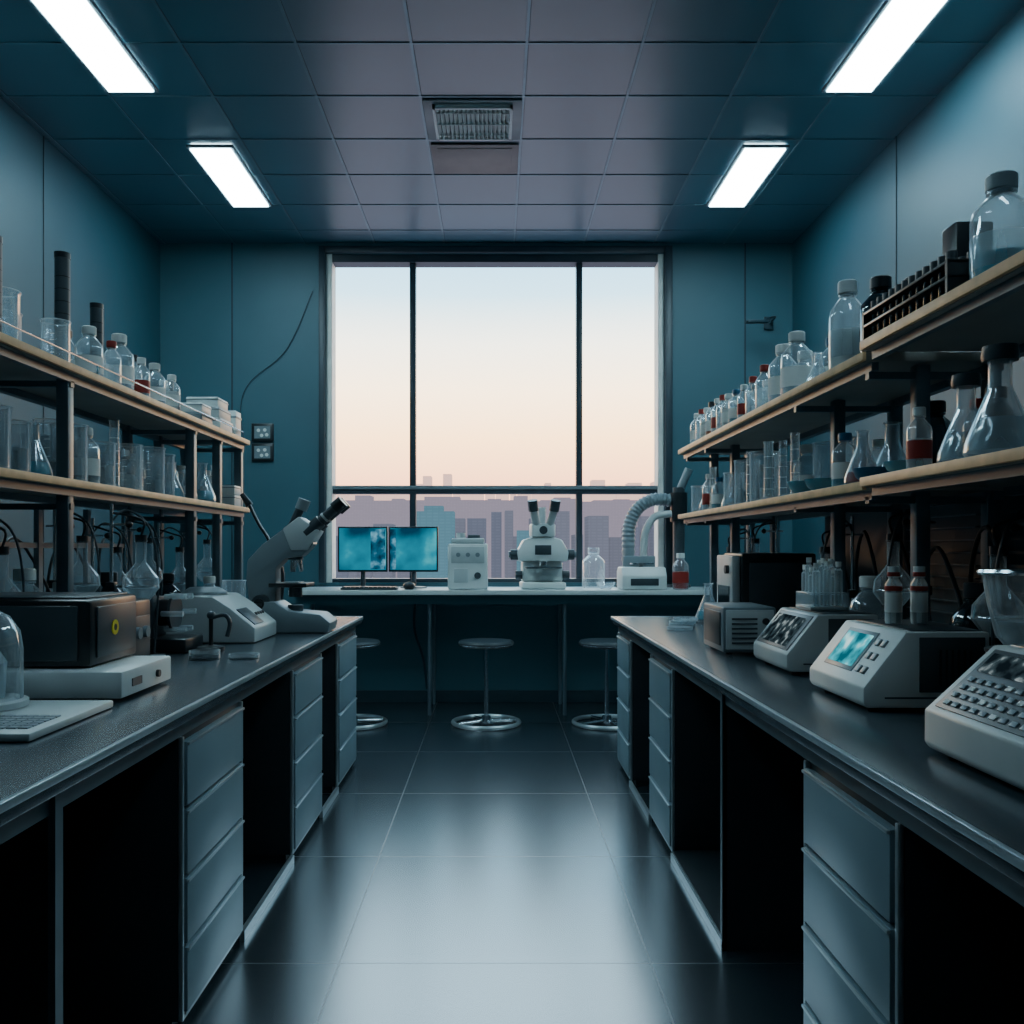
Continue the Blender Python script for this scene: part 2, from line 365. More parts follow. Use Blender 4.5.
# ------------------------------------------------------------------ glassware library
def bottle(name, h, r, liq, lev=.5, cap='black', lab=None, gl='glass'):
    b = B(name)
    b.lathe([(0, .002), (r*.9, .002), (r, .01), (r, h*.62), (r*.93, h*.69), (r*.6, h*.78), (r*.42, h*.82), (r*.42, h*.9)], gl)
    if liq: b.lathe([(0, .006), (r*.88, .006), (r*.93, .014), (r*.93, h*.62*lev), (0, h*.62*lev)], liq)
    b.lathe([(r*.44, h*.86), (r*.52, h*.87), (r*.52, h*.985), (r*.46, h), (0, h)], cap)
    b.lathe([(r*.42, h*.83), (r*.5, h*.84), (r*.5, h*.855), (r*.42, h*.86)], gl)
    if lab: b.lathe([(r*1.01, h*.18), (r*1.012, h*.19), (r*1.012, h*.46), (r*1.01, h*.47)], lab)
    return b.mesh()
def beaker(h, r, liq=None, lev=.4, gl='glass'):
    b = B('beaker')
    b.lathe([(0, .002), (r*.92, .002), (r, .012), (r, h*.95), (r*1.07, h), (r*1.03, h*.995), (r*.97, h*.95), (r*.97, .014), (0, .01)], gl)
    b.lathe([(r*1.05, h-.002), (r*1.085, h), (r*1.05, h+.002)], 'frost')
    if liq: b.lathe([(0, .012), (r*.95, .012), (r*.95, h*lev), (0, h*lev)], liq)
    for i in range(4):
        z = h*(.25+.14*i); b.box((r*.2, -r*1.0, z), (r*.3, .0015, .0015), 'label')
    return b.mesh()
def cylinder(h, r, gl='glass'):
    b = B('graduated_cylinder')
    b.lathe([(0, .001), (r*1.9, .001), (r*1.9, .008), (r*1.1, .016), (r, .022), (r, h*.97), (r*1.2, h), (r*.95, h*.985), (r*.93, .025), (0, .022)], gl)
    for i in range(4): z = h*(.2+.18*i); b.lathe([(r*1.02, z), (r*1.03, z+.0008), (r*1.02, z+.0016)], 'label')
    return b.mesh()
def erlen(h, r, liq=None, lev=.35, cap=None, gl='glass'):
    b = B('erlenmeyer_flask'); nr = r*.32
    b.lathe([(0, .002), (r*.9, .002), (r, .012), (r*.97, .03), (nr*1.1, h*.68), (nr, h*.74), (nr, h*.95), (nr*1.25, h), (nr*.9, h*.98), (nr*.9, h*.7), (r*.9, .03), (0, .01)], gl)
    if liq:
        rr = r*.95+(nr*1.1-r*.95)*(lev*h-.03)/(h*.68-.03)
        b.lathe([(0, .012), (r*.93, .014), (r*.93, .03), (rr*.95, h*lev), (0, h*lev)], liq)
    if cap: b.lathe([(0, h*.97), (nr*1.5, h*.97), (nr*1.6, h*1.02), (nr*1.5, h*1.12), (0, h*1.13)], cap)
    return b.mesh()
L = dict(
    bigb=bottle('b', .27, .066, 'bluel', .5, 'grey', 'frost'),
    medb=bottle('b', .30, .056, 'cream', .75, 'offw', 'frost'),
    clr=bottle('b', .22, .05, 'frost', .6, 'cream', 'label'),
    blu=bottle('b', .20, .045, 'bluel', .7, 'blue', 'label'),
    redb=bottle('b', .18, .032, 'amber', .4, 'black', 'label'),
    redc=bottle('b', .16, .03, 'frost', .8, 'red', None),
    redl=bottle('b', .16, .03, 'frost', .8, 'white', 'red'),
    wht=bottle('b', .15, .032, 'cream', .9, 'white', 'label'),
    dark=bottle('b', .24, .055, 'black', .6, 'black', None, 'glassd'),
    bk=beaker(.19, .055), bkl=beaker(.16, .05, 'frost', .5), bks=beaker(.12, .036), bkf=beaker(.2, .055, 'frost', .35, 'glass'),
    cy=cylinder(.27, .018), cys=cylinder(.2, .015, 'frost'),
    er=erlen(.18, .06, 'bluel', .3), err=erlen(.17, .055, 'red', .25), erc=erlen(.19, .064, 'frost', .4, 'dgrey'), ers=erlen(.13, .042))
NM = dict(bigb='reagent_bottle', medb='reagent_bottle', clr='reagent_bottle', blu='reagent_bottle', redb='reagent_bottle', redc='sample_bottle', redl='sample_bottle', wht='sample_bottle', dark='dark_reagent_bottle',
          bk='beaker', bkl='beaker', bks='beaker', bkf='beaker', cy='graduated_cylinder', cys='graduated_cylinder', er='erlenmeyer_flask', err='erlenmeyer_flask', erc='erlenmeyer_flask', ers='erlenmeyer_flask')
def put(k, x, y, z, sc=1.): inst(NM[k], L[k], (x, y, z+.0015), 0 if NM[k] == 'beaker' else random.random()*6, sc)
UL, LL = 1.791, 1.421
# left upper shelf
for k, x, y, s in (('bk', -1.44, 2.36, 1.1), ('cy', -1.47, 2.56, 1.1), ('bk', -1.55, 2.81, 1.1), ('bks', -1.43, 2.93, 1.2), ('cys', -1.62, 2.68, 1.2), ('bk', -1.64, 3.0, 1), ('cy', -1.6, 2.46, 1.1),
                ('clr', -1.47, 3.26, .95), ('redb', -1.59, 3.34, 1.2), ('redc', -1.44, 3.38, 1.15), ('clr', -1.47, 3.52, 1.1), ('redl', -1.43, 3.64, 1.1), ('redb', -1.5, 3.73, 1.15), ('wht', -1.58, 3.82, 1.2), ('clr', -1.46, 3.86, .9), ('wht', -1.43, 3.98, 1.15), ('wht', -1.5, 4.07, 1.1), ('ers', -1.63, 3.5, 1.3), ('wht', -1.62, 3.98, 1.2)):
    put(k, x, y, UL, s)
def darktube(h, r):
    b = B('filter_canister'); b.cyl((0, 0, .001), (0, 0, .02), r*1.35, 'black', seg=24); b.cyl((0, 0, .02), (0, 0, h-.02), r, 'dgrey', seg=24)
    b.cyl((0, 0, h-.02), (0, 0, h), r*1.06, 'black', seg=24)
    for i in range(8): b.lathe([(r*1.0, h*.1*(i+1)), (r*1.03, h*.1*(i+1)+.002), (r*1.0, h*.1*(i+1)+.004)], 'black')
    return b.mesh()
for h, r, x, y in ((.43, .025, -1.5, 3.12), (.40, .025, -1.62, 3.66), (.34, .024, -1.5, 2.69), (.18, .014, -1.5, 4.16)):
    inst('filter_canister', darktube(h, r), (x, y, UL+.001))
def stack(name, dims, z0=0.):
    b = B(name); z = .001
    for w, d, h, k in dims:
        b.bb(-w/2, w/2, -d/2, d/2, z, z+h, k, .004); b.bb(-w/2-.003, w/2+.003, -d/2-.003, d/2+.003, z+h*.72, z+h*.8, 'grey', .001); z += h+.001
    return b.mesh()
st = stack('s', [(.2, .22, .06, 'white'), (.18, .2, .055, 'offw'), (.16, .17, .05, 'white')])
inst('storage_box', st, (-1.47, 4.60, UL)); inst('storage_box', stack('s', [(.16, .16, .05, 'grey'), (.15, .14, .045, 'white')]), (-1.46, 4.32, UL))
inst('storage_box', stack('s', [(.1, .1, .14, 'white')]), (-1.43, 4.84, UL))
# left lower shelf
yy = 1.9
for i, k in enumerate(['bk', 'bkl', 'bkf', 'bk', 'cys', 'bkf', 'bk', 'bkl', 'er', 'bkf', 'bk', 'clr', 'bkl', 'cy', 'bk', 'cys', 'bkf', 'bk', 'er']):
    put(k, -1.485, yy, LL, random.uniform(.95, 1.08))
    put(random.choice(['bk', 'cys', 'ers', 'bkf', 'cy', 'clr']), -1.615, yy+.03, LL, random.uniform(.85, .98)); yy += .124
for k, x, y, s in (('ers', -1.48, 4.32, 1.2), ('er', -1.45, 4.46, 1.1), ('cys', -1.44, 4.61, 1), ('wht', -1.5, 4.7, 1.2), ('ers', -1.6, 4.75, 1), ('clr', -1.6, 4.4, 1), ('clr', -1.6, 4.6, .9)): put(k, x, y, LL, s)
inst('storage_box', stack('s', [(.12, .12, .06, 'offw'), (.12, .12, .05, 'white')]), (-1.44, 4.83, LL))
# right upper shelf
RU, RN, RL, RLN = 1.746, 1.766, 1.386, 1.393
put('bigb', 1.12, 1.99, RN, .95); put('medb', 1.12, 2.86, RU); put('clr', 1.12, 3.34, RU, 1.15); put('clr', 1.26, 3.66, RU, 1.15); put('dark', 1.30, 3.42, RU, 1.0); put('clr', 1.12, 3.5, RU, 1.1)
for k, x, y, s in (('redc', 1.09, 3.64, 1.2), ('redc', 1.09, 3.80, 1.1), ('wht', 1.18, 3.9, 1.2), ('redl', 1.08, 3.90, 1), ('redb', 1.18, 4.08, 1.1), ('blu', 1.08, 4.02, .8), ('wht', 1.08, 4.16, 1.1), ('clr', 1.22, 4.28, .9), ('redc', 1.08, 4.26, 1.1), ('redl', 1.08, 4.36, 1.1), ('wht', 1.17, 4.44, 1.2), ('redb', 1.08, 4.48, 1), ('redb', 1.2, 4.64, 1.1), ('wht', 1.08, 4.58, 1.1), ('redc', 1.08, 4.70, 1.1), ('wht', 1.18, 4.80, 1.2), ('clr', 1.09, 4.84, .8), ('redl', 1.3, 4.05, 1.2), ('clr', 1.32, 4.5, 1)):
    put(k, x, y, RU, s)
put('dark', 1.14, 2.66, RU, 1.05); put('dark', 1.3, 2.78, RU, 1.2); put('clr', 1.3, 3.05, RU, 1.2); put('ers', 1.12, 3.12, RU, 1.); put('blu', 1.2, 3.2, RU, 1.)
b = B('instrument_case'); b.bb(-.05, .05, -.04, .04, .001, .30, 'black', .006); b.bb(-.052, -.048, -.03, .03, .05, .2, 'dgrey', .001); b.done((1.27, 2.42, RN))
b = B('test_tube_rack')
b.bb(-.05, .05, -.24, .24, .001, .012, 'black', .002); b.bb(-.05, .05, -.24, .24, .055, .063, 'black', .002); b.bb(-.05, .05, -.24, .24, .09, .098, 'black', .002)
for y in (-.235, .235): b.bb(-.05, .05, y-.005, y+.005, .001, .1, 'black')
for i in range(12):
    for x in (-.025, .025):
        y = -.21+i*.038; b.lathe([(0, .013), (.008, .016), (.011, .024), (.011, .115)], 'glassd', (x, y, 0), 12); b.cyl((x, y, .105), (x, y, .125), .0125, 'dgrey', seg=12)
b.done((1.09, 2.31, RN))
# right lower shelf
for k, x, y, s in (('erc', 1.11, 2.12, 1.), ('erc', 1.1, 1.96, 1.15), ('dark', 1.28, 2.3, .9), ('blu', 1.3, 2.1, 1.1), ('bigb', 1.28, 1.9, .9), ('redc', 1.2, 2.24, 1.1), ('redl', 1.07, 2.27, 1.0)): put(k, x, y, RLN, s)
for k, x, y, s in (('err', 1.12, 2.74, 1), ('er', 1.28, 2.9, 1.2), ('dark', 1.32, 2.7, 1.05), ('blu', 1.12, 2.88, .9), ('cy', 1.12, 3.36, .9), ('cy', 1.12, 3.5, .85), ('cys', 1.1, 3.62, 1.2), ('bk', 1.12, 3.74, 1.1), ('cy', 1.1, 3.88, .85), ('bkf', 1.12, 4.0, 1),
                   ('bks', 1.1, 4.14, 1.3), ('er', 1.13, 4.28, .9), ('blu', 1.1, 4.42, .8), ('cys', 1.1, 4.54, 1.1), ('redl', 1.1, 4.62, 1.2), ('ers', 1.12, 4.72, 1.2), ('bks', 1.1, 4.84, 1.2), ('cy', 1.3, 4.2, .9), ('bkf', 1.3, 3.5, 1.1), ('er', 1.32, 3.26, 1.2), ('clr', 1.3, 3.75, 1.1), ('clr', 1.3, 4.4, 1.), ('bk', 1.3, 4.0, 1), ('wht', 1.3, 3.05, 1.2)):
    put(k, x, y, RL, s)
def bowl(k, r=.075):
    b = B('evaporating_dish'); b.lathe([(0, .002), (r*.5, .002), (r*.85, r*.35), (r, r*.75), (r*.95, r*.75), (r*.8, r*.38), (r*.45, .012), (0, .01)], k); return b.mesh()
inst('evaporating_dish', bowl('blue', .06), (1.10, 2.61, RL)); inst('evaporating_dish', bowl('bluel', .05), (1.09, 2.40, RLN))
inst('evaporating_dish', bowl('bluel', .065), (1.10, 3.18, RL)); inst('evaporating_dish', bowl('bluel', .06), (1.10, 3.02, RL))

# ------------------------------------------------------------------ microscopes
def micro_side():
    b = B('microscope'); u = .00463
    def q(p): return [((x-285)*u, (632-z)*u) for x, z in p]
    b.prism(q([(252, 631.5), (328, 631.5), (330, 622), (320, 614), (290, 611), (276, 602), (252, 602)]), 'y', -.1, .1, 'grey', .006)
    b.prism(q([(250, 612), (246, 580), (247, 562), (262, 546), (288, 527), (306, 534), (312, 546), (300, 558), (284, 560), (275, 570), (275, 612)]), 'y', -.05, .05, 'grey', .007)
    b.prism(q([(282, 531), (298, 519), (318, 533), (306, 552), (290, 552)]), 'y', -.062, .062, 'offw', .007)
    for y, e in ((-.035, 0), (.035, -.0)):
        p0 = Vector(((304-285)*u, y, (632-536)*u)); p1 = Vector(((336-285)*u, y*1.2, (632-508)*u)); d = (p1-p0)
        b.cyl(p0, p0+d*.45, .03, 'dgrey'); b.cyl(p0+d*.4, p1, .022, 'dgrey'); b.cyl(p0+d*.55, p0+d*.6, .025, 'offw'); b.cyl(p1-d*.12, p1+d*.14, .03, 'black')
    b.cyl(((287-285)*u, 0, (632-532)*u), ((298-285)*u, 0, (632-508)*u), .02, 'dgrey'); b.cyl(((297-285)*u, 0, (632-512)*u), ((301-285)*u, 0, (632-502)*u), .028, 'grey')
    x = (292-285)*u; z = (632-557)*u
    b.cyl((x, 0, z), (x, 0, z-.02), .034, 'dgrey')
    for a in (0, 2.1, 4.2):
        d = Vector((math.cos(a)*.02, math.sin(a)*.02, 0)); b.cyl(Vector((x, 0, z-.02))+d*.8, Vector((x, 0, z-.075))+d*1.3, .012, 'chrome', .008)
    b.bb(-.07, .10, -.09, .09, (632-588)*u, (632-584)*u, 'black', .003); b.bb(-.02, .06, -.05, .05, (632-584)*u, (632-583)*u, 'glass')
    b.cyl((x, 0, (632-589)*u), (x, 0, (632-598)*u), .03, 'dgrey'); b.cyl((x, 0, (632-616)*u), (x, 0, (632-606)*u), .035, 'dgrey')
    for y in (-.08, .08):
        b.cyl((-.11, y*.5, .13), (-.11, y, .13), .04, 'dgrey', seg=28); b.cyl((-.11, y, .13), (-.11, y*1.25, .13), .024, 'black')
    return b.mesh()
mm = micro_side()
inst('microscope', mm, (-.945, 4.12, .8195), 0)
def micro_front():
    b = B('microscope')
    b.bb(-.16, .16, -.14, .14, .001, .05, 'white', .012); b.bb(-.15, .15, -.02, .13, .05, .2, 'white', .015)
    b.prism([(-.18, .2), (.18, .2), (.19, .27), (.14, .36), (.07, .38), (-.07, .38), (-.14, .36), (-.19, .27)], 'y', -.06, .12, 'white', .012)
    b.bb(-.13, .13, -.15, .02, .15, .162, 'dgrey', .003)
    for s in (-1, 1):
        b.cyl((s*.17, .0, .25), (s*.235, 0, .25), .04, 'dgrey'); b.cyl((s*.235, 0, .25), (s*.25, 0, .25), .025, 'grey')
        b.cyl((s*.15, .0, .1), (s*.2, 0, .1), .032, 'dgrey')
        b.cyl((s*.05, -.05, .47), (s*.075, -.11, .58), .03, 'offw'); b.cyl((s*.075, -.11, .57), (s*.085, -.13, .645), .037, 'dgrey')
    b.bb(-.09, .09, -.08, .1, .38, .48, 'white', .015); b.cyl((0, -.06, .2), (0, -.06, .17), .03, 'chrome')
    b.cyl((0, .02, .48), (0, .02, .6), .03, 'offw'); b.bb(-.06, .06, -.066, -.06, .25, .32, 'dgrey', .002)
    b.cyl((0, -.085, .43), (0, -.08, .43), .03, 'dgrey')
    return b.mesh()
inst('microscope', micro_front(), (.35, 6.66, .901), .05)

# ------------------------------------------------------------------ rear bench objects
def monitor(k):
    b = B('computer_monitor')
    b.bb(-.185, .185, -.012, .012, .12, .46, 'black', .005); b.bb(-.174, .174, -.014, -.011, .135, .448, 'scr')
    b.cyl((0, .02, .01), (0, .02, .2), .018, 'dgrey'); b.lathe([(0, .001), (.1, .001), (.1, .008), (.03, .014), (0, .014)], 'dgrey')
    if k: b.bb(.06, .17, -.0155, -.0135, .14, .44, 'scrl')
    else: b.bb(-.174, -.13, -.0155, -.0135, .14, .44, 'scrl')
    return b.mesh()
inst('computer_monitor', monitor(1), (-.99, 6.74, .901), .04); inst('computer_monitor', monitor(0), (-.61, 6.74, .901), -.03)
b = B('computer_keyboard'); b.bb(-.2, .2, -.07, .07, .001, .016, 'dgrey', .003)
for i in range(12):
    for j in range(4): b.bb(-.19+i*.032, -.164+i*.032, -.06+j*.031, -.035+j*.031, .016, .022, 'black', .001)
b.done((-.9, 6.47, .901))
b = B('computer_mouse'); b.sph((0, 0, .025), .05, 'black', (.9, 1.2, .6)); b.bb(-.03, .03, -.04, .04, .001, .006, 'black'); b.done((-.62, 6.5, .901))
b = B('incubator_instrument')
b.bb(-.145, .145, -.14, .14, .001, .33, 'white', .012); b.bb(-.12, .12, -.12, .12, .33, .37, 'offw', .01); b.cyl((-.05, 0, .37), (-.05, 0, .41), .035, 'offw'); b.bb(0, .09, -.05, .05, .37, .395, 'dgrey', .004)
b.bb(-.12, .12, -.146, -.139, .19, .31, 'offw', .003)
for i in range(3): b.cyl((-.07+i*.07, -.146, .25), (-.07+i*.07, -.156, .25), .016, 'grey')
b.bb(-.1, .0, -.146, -.14, .05, .15, 'offw', .003); b.cyl((.07, -.14, .1), (.07, -.155, .1), .024, 'dgrey'); b.done((-.2, 6.64, .901), .03)
inst('erlenmeyer_flask', bottle('f', .3, .085, None, .3, 'glass'), (.735, 6.72, .902))
inst('evaporating_dish', bowl('glass', .07), (.80, 6.5, .901))
b = B('laboratory_balance')
b.prism([(-.15, .001), (.15, .001), (.15, .13), (.1, .16), (-.1, .16), (-.15, .1)], 'x', -.16, .16, 'white', .01)
b.bb(-.1, .1, -.156, -.148, .03, .08, 'dgrey', .003); b.cyl((0, .0, .16), (0, 0, .18), .02, 'grey'); b.cyl((0, 0, .18), (0, 0, .19), .09, 'chrome', seg=32)
b.bb(-.12, .12, .1, .12, .15, .24, 'grey', .006)
b.done((1.07, 6.58, .901))
b = B('fume_extraction_arm')
b.lathe([(0, .001), (.1, .001), (.1, .02), (.06, .03), (0, .03)], 'dgrey', (1.02, 6.88, .9))
b.tube([(1.02, 6.88, .92), (1.02, 6.88, 1.2), (1.03, 6.88, 1.38), (1.10, 6.88, 1.51), (1.22, 6.88, 1.57), (1.36, 6.88, 1.56)], .045, 'grey', 14, 10, 1)
b.tube([(1.13, 6.84, .92), (1.13, 6.84, 1.2), (1.15, 6.84, 1.34), (1.22, 6.84, 1.44), (1.34, 6.84, 1.46)], .028, 'offw', 12, 8)
b.cyl((1.40, 6.86, .902), (1.40, 6.86, 1.66), .045, 'dgrey'); b.cyl((1.40, 6.86, 1.4), (1.40, 6.86, 1.62), .065, 'black')
b.cyl((1.40, 6.86, 1.62), (1.47, 6.82, 1.80), .03, 'grey'); b.lathe([(0, .001), (.09, .001), (.09, .02), (0, .02)], 'dgrey', (1.40, 6.86, .9))
b.done()
inst('reagent_bottle', bottle('r', .26, .058, 'red', .8, 'white', 'red'), (1.34, 6.5, .902))

# ------------------------------------------------------------------ left bench instruments
Z = .8195
b = B('spectrophotometer')
b.bb(-1.62, -.92, 2.22, 2.56, Z+.008, Z+.075, 'white', .006)
for x in (-1.55, -1.0):
    for y in (2.27, 2.5): b.cyl((x, y, Z+.0005), (x, y, Z+.01), .015, 'black')
b.bb(-1.58, -1.02, 2.27, 2.57, Z+.078, Z+.25, 'black', .012); b.bb(-1.56, -1.05, 2.262, 2.272, Z+.095, Z+.235, 'dgrey', .006)
b.bb(-1.56, -1.04, 2.29, 2.55, Z+.25, Z+.256, 'dgrey', .003)
b.bb(-1.019, -1.014, 2.30, 2.54, Z+.1, Z+.23, 'dgrey', .002)
b.cyl((-1.016, 2.40, Z+.17), (-1.0115, 2.40, Z+.17), .02, 'yellow', seg=24); b.cyl((-1.0115, 2.40, Z+.17), (-1.011, 2.40, Z+.17), .009, 'black')
b.bb(-.921, -.917, 2.28, 2.34, Z+.03, Z+.05, 'dgrey'); b.cyl((-.92, 2.45, Z+.04), (-.912, 2.45, Z+.04), .01, 'black')
b.done()
b = B('keyboard_scanner')
b.bb(-1.3, -.91, 1.76, 2.15, Z+.0005, Z+.018, 'offw', .005)
for i in range(6):
    for j in range(10): b.bb(-.935-j*.024, -.955-j*.024, 1.80+i*.024, 1.82+i*.024, Z+.018, Z+.0215, 'grey', .001)
b.done()
b = B('bell_jar'); b.lathe([(0, .001), (.1, .001), (.1, .014), (.09, .018), (0, .018)], 'offw')
b.lathe([(.088, .018), (.088, .13), (.082, .17), (.06, .205), (.03, .222), (0, .226)], 'glass', seg=32); b.lathe([(0, .02), (.05, .02), (.055, .1), (.03, .14), (0, .14)], 'frost'); b.sph((0, 0, .235), .012, 'frost'); b.done((-1.17, 2.045, Z+.019))
b = B('centrifuge')
b.prism([(-1.33, Z+.001), (-.96, Z+.001), (-.96, Z+.06), (-1.06, Z+.14), (-1.13, Z+.185), (-1.33, Z+.19)], 'y', 3.60, 3.96, 'offw', .008)
b.prism([(-.975, Z+.067), (-1.05, Z+.127), (-1.045, Z+.133), (-.97, Z+.073)], 'y', 3.64, 3.78, 'dgrey', .001)
for i in range(4): b.sph((-1.012, 3.81+i*.035, Z+.103), .008, 'black')
b.lathe([(0, .03), (.06, .028), (.09, .01), (.095, 0)], 'grey', (-1.22, 3.78, Z+.188)); b.done()
b = B('petri_dish')
for x, y, k in ((0, 0, 0), (.13, .02, 0), (.0, .0, 1)):
    b.lathe([(0, .001), (.052, .001), (.052, .014), (.05, .014), (.05, .003), (0, .003)], 'glass', (x, y, k*.015)); b.lathe([(.0, .004), (.049, .004), (.049, .006), (0, .006)], 'glassd', (x, y, k*.015))
b.done((-1.0, 3.10, Z))
b = B('tube_rotor_mixer'); b.bb(-.1, .1, -.1, .1, .001, .05, 'black', .008); b.bb(-.09, -.03, -.07, .07, .05, .2, 'dgrey', .008); b.cyl((-.03, 0, .14), (.02, 0, .14), .05, 'black'); b.cyl((.02, 0, .14), (.03, 0, .14), .07, 'dgrey')
for i in range(6):
    a = i*math.pi/3; b.cyl((.0, .07*math.cos(a), .14+.07*math.sin(a)), (.08, .07*math.cos(a), .14+.07*math.sin(a)), .01, 'frost')
b.done((-1.22, 3.36, Z))
b = B('small_pipette_stand'); b.lathe([(0, .001), (.05, .001), (.05, .012), (.01, .02), (.008, .02), (.008, .13), (0, .13)], 'black'); b.tube([(-.0, 0, .12), (.05, 0, .13), (.07, 0, .1), (.06, 0, .05)], .008, 'dgrey'); b.sph((0, 0, .13), .016, 'dgrey'); b.done((-1.06, 3.36, Z))
b = B('power_supply_unit'); b.bb(-.13, .1, -.1, .1, .001, .22, 'black', .01); b.bb(.1, .105, -.08, .08, .03, .17, 'dgrey', .002)
for i in range(2): b.cyl((.105, -.03+i*.06, .12), (.118, -.03+i*.06, .12), .018, 'grey')
b.done((-1.2, 2.78, Z))
def ringstand(name, h, zf, ek):
    b = B(name); b.bb(-.1, .1, -.07, .07, .001, .014, 'dgrey', .004); b.cyl((-.06, 0, .014), (-.06, 0, h), .006, 'chrome')
    b.tube([(.04+.045*math.cos(i*math.pi/12), .045*math.sin(i*math.pi/12), zf+.05) for i in range(25)], .004, 'chrome', sub=1); b.cyl((-.06, 0, zf+.05), (-.005, 0, zf+.05), .005, 'chrome'); b.bb(-.075, -.045, -.015, .015, zf+.035, zf+.065, 'black', .003)
    nr = .018; r = .06
    b.lathe([(0, zf), (r*.5, zf+.004), (r, zf+.045), (r*.95, zf+.08), (nr, zf+.13), (nr, zf+.2), (nr*1.3, zf+.205)], ek, (.04, 0, 0)); b.lathe([(0, zf+.003), (r*.48, zf+.007), (r*.95, zf+.045), (0, zf+.046)], 'frost', (.04, 0, 0))
    b.cyl((.04, 0, zf+.2), (.04, 0, zf+.225), .02, 'black'); b.tube([(.04, 0, zf+.22), (.05, 0, zf+.27), (-.0, .0, zf+.29), (-.06, 0, h-.03)], .004, 'black')
    b.tube([(-.06, 0, h-.06), (-.02, .03, h-.02), (.05, .05, h-.08), (.08, .05, h-.25), (.07, .04, .02)], .004, 'dgrey')
    b.cyl((-.09, 0, h-.07), (.0, 0, h-.07), .004, 'chrome'); b.sph((0, 0, h-.07), .012, 'black')
    return b.mesh()
rs1 = ringstand('r', .53, .2, 'glass'); rs2 = ringstand('r', .5, .16, 'glass')
for m_, x, y in ((rs1, -1.24, 3.05), (rs2, -1.53, 2.72), (rs1, -1.53, 3.25), (rs2, -1.55, 3.6), (rs1, -1.56, 3.95), (rs2, -1.56, 4.34), (rs1, -1.56, 4.75)): inst('ring_stand_with_flask', m_, (x, y, Z))
for k, x, y, s in (('clr', -1.39, 4.38, 1.1), ('bk', -1.37, 4.72, 1.1), ('dark', -1.5, 4.12, 1.1), ('er', -1.45, 3.78, 1.2), ('dark', -1.47, 3.42, 1.2), ('clr', -1.47, 3.06, 1.2), ('dark', -1.615, 4.22, 1.1), ('clr', -1.62, 3.1, 1.4)): put(k, x, y, Z, s)
b = B('cable_bundle')
for i in range(4): b.tube([(-1.80, 2.6+i*.5, Z+.01), (-1.78, 2.7+i*.45, Z+.2+.05*i), (-1.80, 2.95+i*.42, Z+.42), (-1.78, 3.2+i*.4, Z+.2), (-1.80, 3.35+i*.4, Z+.01)], .006, 'black')
b.done()
b = B('gooseneck_arm'); b.lathe([(0, .001), (.05, .001), (.05, .02), (0, .025)], 'black'); b.tube([(0, 0, .02), (.02, 0, .25), (-.05, 0, .42), (-.1, 0, .5), (-.16, 0, .62)], .009, 'black'); b.cyl((-.15, 0, .6), (-.19, 0, .66), .02, 'black', .012); b.done((-1.12, 4.66, Z))

# ------------------------------------------------------------------ right bench instruments
def wedge(name, x0, xs, x1, y0, y1, zf, zt, body, scr, keys, top=None):
    b = B(name); Z0 = Z
    b.prism([(x0+.01, Z0+.008), (x1, Z0+.008), (x1, Z0+zt), (xs, Z0+zt), (x0, Z0+zf), (x0, Z0+.02)], 'y', y0, y1, body, .005)
    for x in (x0+.04, x1-.04):
        for y in (y0+.04, y1-.04): b.cyl((x, y, Z0+.0005), (x, y, Z0+.012), .013, 'black')
    d = Vector((xs-x0, 0, zt-zf)); n = Vector((-d.z, 0, d.x)).normalized(); a0 = Vector((x0, 0, Z0+zf)); ln = d.length; d.normalize()
    ang = -math.atan2(d.z, d.x)
    def patch(u0, u1, v0, v1, k, h, bev=.001):
        c = a0+d*ln*(u0+u1)/2+n*(h/2-.0005); c.y = y0+(y1-y0)*(v0+v1)/2
        b.box(c, (ln*(u1-u0), (y1-y0)*(v1-v0), h), k, bev, rot=('Y', ang))
    if keys != 1: patch(.08, .94, .06, .94, 'dgrey', .003)
    for (u0, u1, v0, v1, k) in scr:
        if keys == 1: patch(u0-.07, u1+.07, v0-.04, v1+.04, 'grey', .003)
        patch(u0, u1, v0, v1, k, .006)
    if keys:
        for i in range(3 if keys == 1 else 4):
            for j in range(2 if keys == 1 else 11):
                if keys == 1: patch(.2+i*.24, .32+i*.24, .12+j*.09, .17+j*.09, 'grey', .006)
                else: patch(.13+i*.115, .19+i*.115, .1+j*.075, .145+j*.075, 'grey' if (i*3+j) % 5 else 'label', .006)
    b.bb(xs+.02, x1-.01, y0+.02, y1-.02, Z0+zt-.001, Z0+zt+.003, top or body, .002)
    b.bb(x0+.05, x1-.02, y0-.0015, y0+.001, Z0+.03, Z0+.034, 'dgrey')
    b.bb(xs+.03, x1-.012, y0-.003, y0+.001, Z0+.045, Z0+zt-.012, top or body, .002)
    for i in range(6): b.bb(x1-.12+i*.014, x1-.114+i*.014, y0-.0045, y0+.001, Z0+.06, Z0+zt-.04, 'black')
    return b.done()
wedge('benchtop_control_console', .80, .93, 1.17, 1.28, 1.68, .08, .20, 'offw', [(.62, .88, .1, .35, 'scr3'), (.62, .88, .42, .9, 'scr3')], 2, 'grey')
wedge('pcr_thermocycler', .855, .955, 1.15, 2.09, 2.45, .055, .185, 'white', [(.25, .82, .36, .78, 'scr2')], 1, 'dgrey')
wedge('plate_reader', .875, .97, 1.15, 2.70, 3.05, .06, .18, 'offw', [(.15, .85, .15, .88, 'scr3')], 0, 'dgrey')
b = B('benchtop_heater_block'); b.bb(.81, 1.0, 3.2, 3.5, Z+.008, Z+.17, 'grey', .008); b.bb(.82, .99, 3.192, 3.201, Z+.02, Z+.16, 'offw', .003)
for i in range(6): b.bb(.84, .93, 3.188, 3.193, Z+.04+i*.017, Z+.047+i*.017, 'dgrey')
